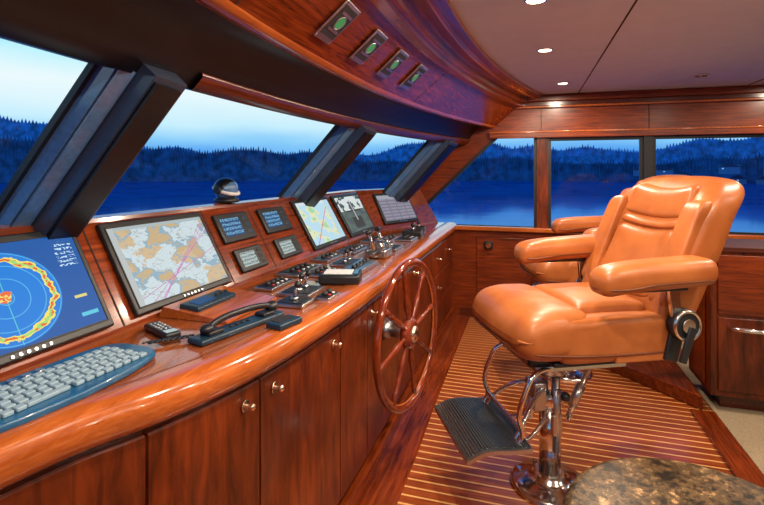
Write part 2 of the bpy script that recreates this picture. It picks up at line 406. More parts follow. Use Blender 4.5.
# windshield
gb = lambda y: (-1.72+c_(y), 1.36); gt = lambda y: (-1.25+c_(y), 1.88)
q = MB(); q.loft([[(gb(y)[0], y, gb(y)[1]), (gt(y)[0], y, gt(y)[1])] for y in ys], glassm); ws = q.obj('window_1')
def along(y, t, d):
    xb, zb = gb(y); xt, zt = gt(y); sx, sz = xt-xb, zt-zb; L = math.hypot(sx, sz); nx, nz_ = sz/L, -sx/L
    return (xb+sx*t+nx*d, y, zb+sz*t+nz_*d)
for k, (y, hw) in enumerate(((-.45, .1), (1.215, .105), (3.10, .12), (4.74, .13))):
    q = MB()
    def sec(t): return [along(y-hw, t, 0), along(y-hw*.95, t, .065), along(y-hw*.45, t, .08), along(y-hw*.4, t, .14), along(y+hw*.9, t, .155), along(y+hw, t, .14), along(y+hw, t, 0)]
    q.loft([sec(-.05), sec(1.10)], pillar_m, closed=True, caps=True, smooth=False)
    q.loft([[along(y-hw*.97, t, .004), along(y-hw*1.04, t, .004), along(y-hw*1.0, t, .062), along(y-hw*.93, t, .062)] for t in (-.02, 1.05)], pillar_refl, closed=True, caps=True, smooth=False)
    q.loft([[along(y-hw*.94, t, .066), along(y-hw*.94, t, .072), along(y-hw*.5, t, .086), along(y-hw*.5, t, .08)] for t in (-.02, 1.05)], pillar_refl, closed=True, caps=True, smooth=False)  # strip carrying the painted blue reflection on the pillar
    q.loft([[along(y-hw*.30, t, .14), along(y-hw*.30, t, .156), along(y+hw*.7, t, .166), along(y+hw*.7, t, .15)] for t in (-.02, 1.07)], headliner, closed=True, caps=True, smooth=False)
    q.loft([[along(y-hw-.02, t, -.01), along(y-hw-.02, t, .012), along(y+hw+.02, t, .012), along(y+hw+.02, t, -.01)] for t in (-.02, 1.02)], black, closed=True, caps=True, smooth=False)
    q.obj('windshield_pillar_%d' % (k+1), ws)
def F(dx, z, y): return (dx+c_(y), y, z)
q = MB()
q.loft([[F(-1.30, 1.95, y), F(-1.26, 1.865, y), F(-1.17, 1.845, y), F(-1.12, 1.90, y), F(-1.04, 2.03, y), F(-.93, 2.045, y)] for y in ys], headliner)
q.loft([[F(-1.175, 1.842, y), F(-1.16, 1.838, y), F(-1.11, 1.885, y), F(-1.115, 1.90, y)] for y in ys if y > 1.4], wood_dark)
q.obj('ceiling_headliner', recalc=False)
q = MB()
prof = [(-.95, 2.045), (-.92, 2.02), (-.88, 2.012), (-.855, 2.02), (-.845, 2.035)]
q.loft([[F(a, z, y) for a, z in prof] for y in ys], wood_nose)
q.loft([[F(-.845, 2.035, y), F(-.60, 2.245, y)] for y in ys], wood_y)
for a, z0, b_, z1, mm in ((-.60, 2.245, -.60, 2.225, wood_dark), (-.60, 2.225, -.54, 2.225, wood_nose), (-.54, 2.225, -.54, 2.255, wood_dark), (-.54, 2.255, -.50, 2.255, wood_nose),
                      (-.50, 2.255, -.50, 2.29, wood_dark), (-.50, 2.29, -.42, 2.29, wood_y), (-.42, 2.29, -.42, 2.31, wood_nose), (-.42, 2.31, -.35, 2.31, wood_y), (-.35, 2.31, -.35, 2.345, wood_nose)):
    q.loft([[F(a, z0, y), F(b_, z1, y)] for y in ys], mm)
for y in (1.2, 3.25):
    q.loft([[F(-.842, 2.034, yy), F(-.602, 2.240, yy)] for yy in (y, y+.007)], seam)
fascia = q.obj('ceiling_fascia', recalc=False)
q = MB()
q.loft([[(-.36+c_(y), y, 2.34), (XA+.1, y, 2.34)] for y in ys], ceilm, smooth=False)
q.loft([[(-2, y, 2.42), (XA+.1, y, 2.42)] for y in (YP-.1, YS+.1)], headliner, smooth=False)
for x in (.47, 1.9, 3.1): q.bb(x, x+.008, YP, YS, 2.336, 2.341, seam)
q.bb(-.1, XA, .4, .408, 2.336, 2.341, seam)
q.obj('ceiling', recalc=False)
q = MB(); q.loft([[F(-1.75, 2.02, y), F(-1.30, 1.93, y), F(-1.30, 2.42, y)] for y in ys], headliner, smooth=False); q.obj('roof_visor', recalc=False)

# ------------------------------------------------------------------ helm console
kn = [(-.6, -1.32), (0, -1.17), (.45, -1.06), (.69, -.995), (.85, -.95), (.98, -.885), (1.12, -.835), (1.3, -.79), (1.57, -.755), (1.93, -.733), (2.45, -.725), (3.2, -.735), (4.0, -.74), (4.6, -.74), (5.2, -.74)]
def E(y):
    for k in range(len(kn)-1):
        if kn[k][0] <= y <= kn[k+1][0]:
            p1, p2 = kn[k], kn[k+1]; p0 = kn[max(0, k-1)]; p3 = kn[min(len(kn)-1, k+2)]
            h = p2[0]-p1[0]; t = (y-p1[0])/h
            m1 = (p2[1]-p0[1])/(p2[0]-p0[0]); m2 = (p3[1]-p1[1])/(p3[0]-p1[0])
            return (2*t**3-3*t**2+1)*p1[1]+(t**3-2*t*t+t)*h*m1+(-2*t**3+3*t*t)*p2[1]+(t**3-t*t)*h*m2
    return kn[-1][1]
G = lambda y: 0 if y < 4.25 else .42*(y-4.25)
yc = [YP+.001+(YS-YP-.002)*k/110 for k in range(111)]
con = empty('helm_console')
def seclist(prof, base, rng=yc): return [[(base(y)+a, y, z) for a, z in prof] for y in rng]
q = MB()
q.loft([[(-1.345+G(y), y, 1.0), (E(y)-.12, y, 1.0)] for y in yc], wood_top, smooth=False); q.obj('desk_top', con)
q = MB()
q.loft(seclist([(-.13, 1.0), (-.12, 1.004), (-.06, 1.006), (-.03, 1.002), (-.01, .988), (0, .965), (-.002, .945), (-.008, .928), (-.022, .912), (-.042, .902), (-.057, .895)], E), wood_nose); q.obj('nosing', con)
q = MB(); q.loft(seclist([(-.05, .905), (-.065, .895), (-.065, .11), (-.12, .10), (-.12, 0)], E), wood_dark, smooth=False); q.obj('carcass', con)
q = MB(); q.loft(seclist([(-.03, .10), (-.025, .09), (-.02, 0)], E), wood_y, smooth=True)
q.loft(seclist([(-.12, .10), (-.03, .10)], E), wood_y); q.obj('plinth', con)
seams = [-.55, .1, .62, .99, 1.36, 1.93, 2.27, 2.85, 3.4, 4.0, 4.6, 5.15]
q = MB()
for a, b_ in zip(seams, seams[1:]):
    rng = [a+.004+(b_-a-.008)*k/10 for k in range(11)]
    if a >= 3.9:
        zs = ((.13, .36), (.37, .62), (.63, .88))
    else: zs = ((.125, .885),)
    for z0, z1 in zs:
        q.loft([[(E(y)-.07, y, z0), (E(y)-.05, y, z0), (E(y)-.045, y, z0+.006), (E(y)-.045, y, z1-.006), (E(y)-.05, y, z1), (E(y)-.07, y, z1)] for y in rng], wood_z, closed=True, caps=True, smooth=False)
q.obj('cabinet_doors', con)
q = MB()
for y, z in ((.56, .83), (1.29, .83), (1.43, .83), (1.86, .83), (2.34, .83), (3.33, .83), (4.3, .76), (4.3, .5), (4.88, .76)):
    x = E(y)-.045
    q.cyl((x, y, z), (x+.006, y, z), .019, knobm); q.cyl((x, y, z), (x+.022, y, z), .006, knobm); q.sph((x+.026, y, z), .012, knobm)
q.obj('door_knobs', con)
q = MB()
q.loft([[(-1.345+G(y), y, .995), (-1.35+G(y), y, 1.012), (-1.55+G(y), y, 1.36), (-1.555+G(y), y, 1.375)] for y in yc], wood_y, smooth=False)
q.loft([[(-1.555+G(y), y, 1.375), (-1.60+G(y), y, 1.382), (-1.625+G(y), y, 1.375), (-1.63+G(y), y, 1.34)] for y in yc], wood_nose, smooth=False)
q.obj('instrument_panel', con)
q = MB(); q.loft([[(-1.62+G(y), y, 1.345), (min(-1.63+G(y), gb(y)[0]), y, 1.34)] for y in yc], headliner, smooth=False); q.obj('dash_shelf', con, recalc=False)
q = MB()
for y in (1.34, 2.0, 2.40, 2.86, 3.53, 4.24):
    q.loft([[(-1.351+G(y)+.003, yy, 1.012), (-1.551+G(y)+.003, yy, 1.36)] for yy in (y-.003, y+.003)], seam)
q.obj('panel_seams', con, recalc=False)
q = MB(); q.loft([[(E(y)-.03, y, .002), (E(y)-.03, y, .012), (E(y)+.13, y, .012), (E(y)+.14, y, .002)] for y in yc], wood_y, smooth=False)
q.obj('trim_5')

v_ = Vector((-.2, 0, .348)).normalized(); u_ = Vector((0, 1, 0))
def panelM(y, t, turn=0, g=0):
    o = Vector((-1.35+g-.2*t, y, 1.012+.348*t)); u, v = u_, v_
    n = u.cross(v); R = Matrix((u, v, n)).transposed().to_4x4()
    R = Matrix.Rotation(turn, 4, 'Z') @ R
    return Matrix.Translation(o+.002*n) @ R

# ------------------------------------------------------------------ screens
def screenmat(kind):
    m, nt, b = newmat('screen_'+kind)
    tc = N(nt, 'ShaderNodeTexCoord'); L = nt.links.new
    def math_(op, a, b2=None, c=None):
        n = N(nt, 'ShaderNodeMath', operation=op)
        for i, s in enumerate((a, b2, c)):
            if s is None: continue
            if isinstance(s, (int, float)): n.inputs[i].default_value = s
            else: L(s, n.inputs[i])
        return n.outputs[0]
    def mix(f, a, b2):
        n = N(nt, 'ShaderNodeMixRGB')
        for i, s in enumerate((f, a, b2)):
            if isinstance(s, tuple): n.inputs[i].default_value = s+(1,)
            elif isinstance(s, (int, float)): n.inputs[i].default_value = s
            else: L(s, n.inputs[i])
        return n.outputs[0]
    def noise_(scale, det=4, vec=None):
        n = N(nt, 'ShaderNodeTexNoise'); n.inputs['Scale'].default_value = scale; n.inputs['Detail'].default_value = det
        L(vec or tc.outputs['UV'], n.inputs['Vector']); return n.outputs['Fac']
    sp = N(nt, 'ShaderNodeSeparateXYZ'); L(tc.outputs['UV'], sp.inputs[0]); X, Y = sp.outputs[0], sp.outputs[1]
    def rect(x0, x1, y0, y1):
        a = math_('GREATER_THAN', X, x0); a = math_('MULTIPLY', a, math_('LESS_THAN', X, x1))
        a = math_('MULTIPLY', a, math_('GREATER_THAN', Y, y0)); return math_('MULTIPLY', a, math_('LESS_THAN', Y, y1))
    if kind == 'radar':
        dx = math_('MULTIPLY', math_('SUBTRACT', X, .50), 1.5); dy = math_('SUBTRACT', Y, .47)
        rr = math_('SQRT', math_('ADD', math_('MULTIPLY', dx, dx), math_('MULTIPLY', dy, dy)))
        n1 = noise_(9, 7)
        rn = math_('ADD', rr, math_('MULTIPLY', math_('SUBTRACT', n1, .5), .17))
        ring = math_('LESS_THAN', math_('ABSOLUTE', math_('SUBTRACT', rn, .375)), .030)
        core = math_('LESS_THAN', math_('ABSOLUTE', math_('SUBTRACT', rn, .375)), .015)
        mid = math_('LESS_THAN', rn, .05)
        n2 = noise_(26, 3)
        col = mix(math_('LESS_THAN', rr, .45), (.0, .10, .40), (.0, .22, .75))
        line = math_('LESS_THAN', math_('ABSOLUTE', math_('SUBTRACT', math_('FRACT', math_('MULTIPLY', rr, 8)), .5)), .03)
        col = mix(math_('MULTIPLY', line, math_('LESS_THAN', rr, .45)), col, (.1, .5, .85))
        col = mix(math_('MULTIPLY', math_('LESS_THAN', math_('ABSOLUTE', dx), .004), math_('LESS_THAN', rr, .45)), col, (.1, .6, .7))
        col = mix(ring, col, (.95, .80, .15))
        col = mix(core, col, mix(math_('GREATER_THAN', n2, .5), (.85, .12, .03), (.35, .75, .20)))
        col = mix(mid, col, mix(math_('GREATER_THAN', n2, .5), (.9, .15, .05), (.9, .8, .2)))
        txt = math_('MULTIPLY', math_('GREATER_THAN', noise_(60, 1), .52), rect(.85, .97, .66, .93))
        txt = math_('MULTIPLY', txt, math_('GREATER_THAN', math_('FRACT', math_('MULTIPLY', Y, 22)), .45))
        col = mix(txt, col, (.6, .85, 1))
        col = mix(rect(.86, .97, .10, .14), col, (.1, .6, .8)); col = mix(rect(.86, .94, .30, .33), col, (.8, .7, .2))
    elif kind == 'chart':
        n1 = noise_(3.0, 8)
        n3 = noise_(1.7, 5)
        col = mix(math_('GREATER_THAN', n1, .52), (.62, .74, .78), (.60, .44, .24))
        col = mix(math_('GREATER_THAN', n3, .54), col, (.66, .49, .29))
        col = mix(math_('LESS_THAN', math_('ABSOLUTE', math_('SUBTRACT', n1, .52)), .014), col, (.26, .45, .58))
        col = mix(math_('LESS_THAN', math_('ABSOLUTE', math_('SUBTRACT', noise_(6, 6), .5)), .008), col, (.42, .44, .42))
        for k, (sl, of) in enumerate(((.9, -.12), (1.25, -.3), (1.05, -.22), (1.15, -.26), (.45, .05))):
            d = math_('ABSOLUTE', math_('SUBTRACT', Y, math_('ADD', math_('MULTIPLY', X, sl), of)))
            col = mix(math_('LESS_THAN', d, .004), col, (.60, .16, .50))
        col = mix(math_('GREATER_THAN', noise_(60, 2), .66), col, (.38, .32, .30))
        col = mix(rect(0, 1, .955, 1), col, (.42, .50, .52)); col = mix(rect(0, .05, 0, 1), col, (.5, .55, .55))
    elif kind == 'chart_blue':
        n1 = noise_(4, 6)
        col = mix(math_('GREATER_THAN', n1, .5), (.50, .75, .88), (.80, .80, .50))
        col = mix(math_('GREATER_THAN', n1, .57), col, (.40, .70, .40))
        d = math_('ABSOLUTE', math_('SUBTRACT', Y, math_('ADD', math_('MULTIPLY', X, 1.1), -.1))); col = mix(math_('LESS_THAN', d, .012), col, (.7, .1, .3))
        col = mix(rect(0, 1, .93, 1), col, (.7, .8, .85)); col = mix(rect(.84, 1, 0, 1), col, (.5, .7, .8))
    elif kind == 'camera':
        n1 = noise_(5, 5)
        col = mix(n1, (.0, .0, .0), (.20, .28, .26))
        col = mix(rect(0, 1, .60, 1), col, mix(math_('GREATER_THAN', n1, .47), (.05, .08, .08), (.70, .76, .74)))
        col = mix(rect(.2, .8, .56, .60), col, (.02, .02, .02)); col = mix(rect(.3, .7, .08, .4), col, (.05, .05, .05))
        col = mix(rect(.48, .52, .3, .9), col, (.5, .5, .5))
    elif kind == 'alarm':
        row = math_('GREATER_THAN', math_('FRACT', math_('MULTIPLY', Y, 8)), .4)
        cl = math_('GREATER_THAN', math_('FRACT', math_('MULTIPLY', X, 4)), .12)
        col = mix(math_('MULTIPLY', row, cl), (.18, .18, .22), mix(noise_(14, 1), (.15, .22, .38), (.45, .32, .35)))
        col = mix(rect(0, 1, .86, 1), col, (.35, .38, .42))
    else:
        txt = math_('MULTIPLY', math_('GREATER_THAN', noise_(16, 1), .5), math_('GREATER_THAN', math_('FRACT', math_('MULTIPLY', Y, 4)), .4))
        if kind == 'lcd_blue': col = mix(txt, (.01, .07, .20), (.20, .50, .75))
        else: col = mix(txt, (.45, .55, .55), (.04, .06, .06))
    b.inputs['Base Color'].default_value = (.01, .01, .012, 1); b.inputs['Roughness'].default_value = .45; b.inputs['Specular IOR Level'].default_value = .12
    L(col, b.inputs['Emission Color']); b.inputs['Emission Strength'].default_value = .95
    return m
SM = {k: screenmat(k) for k in ('radar', 'chart', 'chart_blue', 'camera', 'alarm', 'lcd_blue', 'lcd_grey')}
def uvplane(q, w_, h_, z, m, cx=0, cy=0):
    uv = q.bm.loops.layers.uv.verify()
    vs = [q.bm.verts.new((cx+a*w_/2, cy+b2*h_/2, z)) for a, b2 in ((-1, -1), (1, -1), (1, 1), (-1, 1))]
    f = q.bm.faces.new(vs); f.material_index = q.mi(m)
    for l, t in zip(f.loops, ((0, 0), (1, 0), (1, 1), (0, 1))): l[uv].uv = t
def monitor(y0, y1, kind, t=.5, h=.375, turn=0, g=0):
    w_ = y1-y0; q = MB()
    q.box((0, 0, .010), (w_, h, .020), black, None, .006)
    uvplane(q, w_-.045, h-.055, .0212, SM[kind])
    for s in (-1, 1):
        q.box((0, s*(h/2-.024), .0205), (w_-.03, .004, .004), rubber); q.box((s*(w_/2-.019), 0, .0205), (.004, h-.045, .004), rubber)
    for k in range(6): q.cyl((-.04+k*.022, -h/2+.0125, .019), (-.04+k*.022, -h/2+.0125, .0225), .005, brushed, seg=12)
    return q.obj('navigation_monitor', None, panelM((y0+y1)/2, t, turn, g), recalc=False)
monitor(.70, 1.29, 'radar'); monitor(1.39, 1.965, 'chart'); monitor(2.90, 3.48, 'chart_blue'); monitor(3.58, 4.18, 'camera')
monitor(4.38, 4.92, 'alarm', turn=-math.atan(.42), g=G(4.65), h=.33)
def gauge(y0, y1, z0, z1, kind):
    t = ((z0+z1)/2-1.012)/.348; h = (z1-z0)/.87; w_ = y1-y0; q = MB()
    q.box((0, 0, .009), (w_, h, .018), black, None, .007)
    uvplane(q, w_*.55, h*.62, .0187, SM[kind], -w_*.12)
    for k in range(3):
        q.box((w_*.34, (k-1)*h*.25, .018), (w_*.16, h*.15, .006), rubber if kind == 'lcd_grey' else darkcase, None, .002)
    return q.obj('autopilot_display', None, panelM((y0+y1)/2, t), recalc=False)
gauge(2.05, 2.34, 1.185, 1.325, 'lcd_blue'); gauge(2.46, 2.76, 1.185, 1.325, 'lcd_blue')
gauge(2.08, 2.32, 1.04, 1.15, 'lcd_grey'); gauge(2.48, 2.74, 1.04, 1.15, 'lcd_grey')

# ------------------------------------------------------------------ overhead indicators
green = plain('green_dial', (.03, .25, .08), .3, emit=(.1, .8, .25), es=.12)
for y in (1.74, 2.13, 2.50, 2.88):
    u = Vector((0, 1, 0)); v = Vector((.245, 0, .21)).normalized(); n = u.cross(v)
    R = Matrix((u, v, n)).transposed().to_4x4(); R = Matrix.Rotation(-.1*(y-2), 4, 'Z') @ R
    mt = Matrix.Translation((-.7225+c_(y)+.003, y, 2.136)) @ R; q = MB()
    q.box((0, 0, .006), (.15, .185, .009), brushed, None, .004)
    q.box((0, .005, .010), (.125, .145, .006), rubber, None, .002)
    q.box((0, .045, .013), (.095, .012, .005), brushed); q.box((0, -.035, .013), (.095, .012, .005), brushed)
    q.cyl((0, .005, .012), (0, .005, .016), .026, green)
    q.torus(.030, .003, brushed, Matrix.Translation((0, .005, .014)), 24, 6)
    for s in (-1, 1):
        for k in (-1, 1): q.cyl((s*.068, k*.085, .010), (s*.068, k*.085, .013), .004, chrome, seg=10)
    q.obj('overhead_indicator', None, mt)

# ------------------------------------------------------------------ desk items
def T(x, y, z=1.0, rz=0): return Matrix.Translation((x, y, z)) @ Matrix.Rotation(rz, 4, 'Z')
q = MB()
def kout(a):
    pts = []
    L_, W_ = .285, .118
    for k in range(48):
        t = 2*math.pi*k/48; cx, sy = math.cos(t), math.sin(t)
        x = L_*math.copysign(abs(cx)**.4, cx); y = W_*math.copysign(abs(sy)**.5, sy)
        if y < 0: y -= .012*math.cos(x/L_*math.pi)
        pts.append((x*a, y*a))
    return pts
q.loft([[(x, y, z) for x, y in kout(a)] for a, z in ((.96, 0), (1, .006), (1, .016), (.97, .022))], bluegrey, closed=True, caps=True)
for rI in range(6):
    for cI in range(17):
        if rI == 5 and 4 < cI < 9:
            if cI == 5: q.box((-.235+6.5*.0275, -.080, .027), (.10, .017, .010), keymat, None, .003)
            continue
        q.box((-.235+cI*.0275+(.006 if rI % 2 else 0), .056-rI*.027, .027), (.0225, .021, .010), keymat, None, .003)
for k in range(5): q.cyl((-.10+k*.035, .090, .020), (-.10+k*.035, .090, .027), .011, brushed, seg=16)
q.obj('computer_keyboard', None, T(-1.150, .905, 1.001, math.pi/2-.06))
q = MB(); q.box((0, 0, .012), (.17, .055, .022), black, None, .009)
for a in range(5):
    for b2 in range(3): q.cyl((-.055+a*.02, -.015+b2*.015, .022), (-.055+a*.02, -.015+b2*.015, .026), .0045, brushed, seg=10)
q.box((.06, 0, .023), (.028, .036, .004), SM['lcd_grey'])
q.obj('remote_control', None, T(-1.19, 1.34, 1.001, -.42))
q = MB()
q.poly([(-.22, -.17, 0), (.08, -.17, 0), (.08, -.17, .010), (-.20, -.17, .04)], (0, .36, 0), wood_nose)
q.box((-.10, -.03, .036), (.09, .24, .022), darkcase, Matrix.Rotation(.1, 3, 'Y'), .007)
q.box((-.10, -.07, .0475), (.05, .10, .003), SM['lcd_blue'], Matrix.Rotation(.1, 3, 'Y'))
for k in range(3): q.cyl((-.10, .02+k*.03, .044), (-.10, .02+k*.03, .054), .008, rubber)
q.obj('radio_console', None, T(-1.12, 1.66, 1.001, 0), bevel=.003)
ph = empty('vhf_handset', (-.965, 1.46, 1.001), math.radians(76))
q = MB(); q.box((0, 0, .010), (.38, .075, .020), darkcase, None, .008); q.box((-.12, 0, .026), (.06, .05, .014), black, None, .005); q.box((.12, 0, .026), (.06, .05, .014), black, None, .005)
for k in range(4): q.cyl((-.04+k*.026, 0, .02), (-.04+k*.026, 0, .025), .007, rubber, seg=12)
q.obj('cradle', ph)
tube('handle', [(-.135, .0, .042), (-.09, 0, .056), (0, .0, .062), (.10, 0, .057), (.15, 0, .046)], .011, black, ph)
q = MB(); q.sph((-.14, 0, .040), .022, black, (1.1, 1, .7)); q.sph((.155, 0, .044), .025, black, (1.1, 1, .75)); q.obj('earpieces', ph)
tube('cord', [(-.16+.010*math.cos(t*1.6)-t*.0035, .05+.010*math.sin(t*1.6)+t*.002, .014) for t in range(0, 34)], .003, black, ph)
q = MB(); q.box((0, 0, .01), (.12, .07, .02), darkcase, None, .006); q.box((0, .005, .0205), (.08, .04, .003), rubber); q.obj('trackball_pad', None, T(-.83, 1.53, 1.006, 1.35))
q = MB(); q.box((0, 0, .024), (.20, .17, .048), black, None, .012); q.box((-.01, 0, .049), (.14, .11, .004), white, None, .001); q.box((.078, 0, .05), (.02, .1, .004), bluegrey); q.obj('joystick_box', None, T(-.90, 2.24, 1.001, .25))
def ctrl(name, x, y, w_, d_, n, levers=True, rz=0):
    q = MB(); q.box((0, 0, .008), (w_, d_, .016), brushed, None, .004)
    q.box((0, 0, .017), (w_*.86, d_*.8, .004), black, None, .001)
    for k in range(n):
        yy = (k-(n-1)/2)*d_*.75/max(1, n)
        if levers:
            q.cyl((0, yy, .018), (0, yy, .03), .016, brushed); q.cyl((0, yy, .03), (.012, yy, .075), .006, chrome); q.sph((.014, yy, .083), .014, black)
        else:
            q.cyl((0, yy, .018), (0, yy, .034), .014, rubber, .011); q.cyl((w_*.28, yy, .018), (w_*.28, yy, .024), .007, red if k == 0 else white, seg=12)
    return q.obj(name, None, T(x, y, 1.001, rz))
ctrl('thruster_control', -.985, 1.98, .15, .18, 2)
ctrl('thruster_control', -.93, 1.80, .13, .12, 1)
ctrl('switch_plate', -1.17, 2.06, .10, .22, 4, False)
ctrl('switch_plate', -1.21, 2.40, .14, .30, 4, False)
ctrl('switch_plate', -1.07, 2.38, .09, .20, 3, False)
ctrl('thruster_control', -1.04, 2.68, .14, .20, 2)
ctrl('switch_plate', -1.22, 2.80, .12, .24, 3, False)
ctrl('switch_plate', -1.18, 3.15, .14, .30, 4, False)
ctrl('thruster_control', -.95, 3.30, .14, .20, 2)
ctrl('switch_plate', -1.18, 3.65, .14, .30, 4, False)
ctrl('switch_plate', -.95, 3.78, .14, .22, 3, False)
ctrl('switch_plate', -.84, 1.93, .07, .12, 2, False)
def throttle(x, y):
    q = MB(); q.box((0, 0, .03), (.15, .15, .06), brushed, None, .015)
    q.cyl((0, -.075, .06), (0, .075, .06), .045, chrome, seg=32)
    for s in (-1, 1):
        q.cyl((0, s*.085, .06), (0, s*.078, .06), .05, chrome)
        q.cyl((0, s*.09, .06), (-.03, s*.095, .165), .009, chrome)
        q.cyl((-.03, s*.065, .17), (-.03, s*.125, .17), .016, black); q.sph((-.03, s*.125, .17), .016, black)
    return q.obj('engine_throttle', None, T(x, y, 1.001, 0))
throttle(-.93, 2.96)
q = MB(); q.box((0, 0, .015), (.11, .30, .03), brushed, None, .006)
for k in range(5): q.cyl((0, -.11+k*.055, .03), (0, -.11+k*.055, .045), .014, black, .010)
q.obj('bow_thruster_panel', None, T(-.905, 2.55, 1.001, 0))
for (x, y, s) in ((-.97, 4.10, 1), (-1.0, 4.45, .8)):
    q = MB(); q.box((0, 0, .02*s), (.16*s, .20*s, .04*s), black, None, .008); q.cyl((0, 0, .04*s), (0, 0, .07*s), .02*s, chrome); q.sph((0, 0, .085*s), .02*s, black)
    q.obj('searchlight_control', None, T(x, y, 1.001, .1))
q = MB()
q.lathe([(.055, 0), (.07, .004), (.066, .02), (.045, .03), (.045, .045)], black)
q.sph((0, 0, .072), .062, pillar_refl, (1, 1.15, .95)); q.torus(.066, .010, white, Matrix.Translation((0, 0, .066)) @ Matrix.Rotation(.3, 4, 'Y'), 40, 10)
q.sph((-.004, 0, .080), .066, headliner, (.9, 1.12, .85))
q.cyl((0, -.088, .07), (0, -.065, .07), .02, black); q.cyl((0, .065, .07), (0, .088, .07), .02, black)
q.obj('magnetic_compass', None, T(-1.595, 2.28, 1.382))

# ------------------------------------------------------------------ steering wheel
wh = empty('ship_wheel', (-.60, 2.45, .705), 0)
wh.rotation_euler = (0, 0, math.radians(-10))
RY = Matrix.Rotation(math.pi/2, 4, 'Y')
q = MB()
Rw = .37
q.torus(Rw, .018, wood_wheel, RY, 96, 16, 1.1)
q.torus(Rw-.021, .005, wood_nose, RY, 96, 8)
q.obj('rim', wh)
q = MB()
for k in range(8):
    a = 2*math.pi*k/8+.2
    d = Vector((0, math.cos(a), math.sin(a)))
    mt = d.to_track_quat('Z', 'Y').to_matrix().to_4x4()
    q.lathe([(.013, .05), (.015, .075), (.010, .085), (.010, .095), (.016, .13), (.018, .16), (.012, .215), (.009, .235), (.014, .245), (.009, .256), (.012, .28), (.015, .31), (.011, .355)], wood_wheel, mt, 16)
q.obj('spokes', wh)
q = MB()
q.lathe([(.055, -.03), (.075, -.02), (.08, 0), (.075, .02), (.055, .03)], wood_wheel, RY, 40)
q.lathe([(.04, .02), (.042, .034), (.03, .046), (.012, .05)], knobm, RY, 32)
q.cyl((-.10, 0, 0), (-.0, 0, 0), .035, brushed, seg=32); q.cyl((-.145, 0, 0), (-.10, 0, 0), .06, brushed, .035, seg=32)
q.obj('hub', wh)

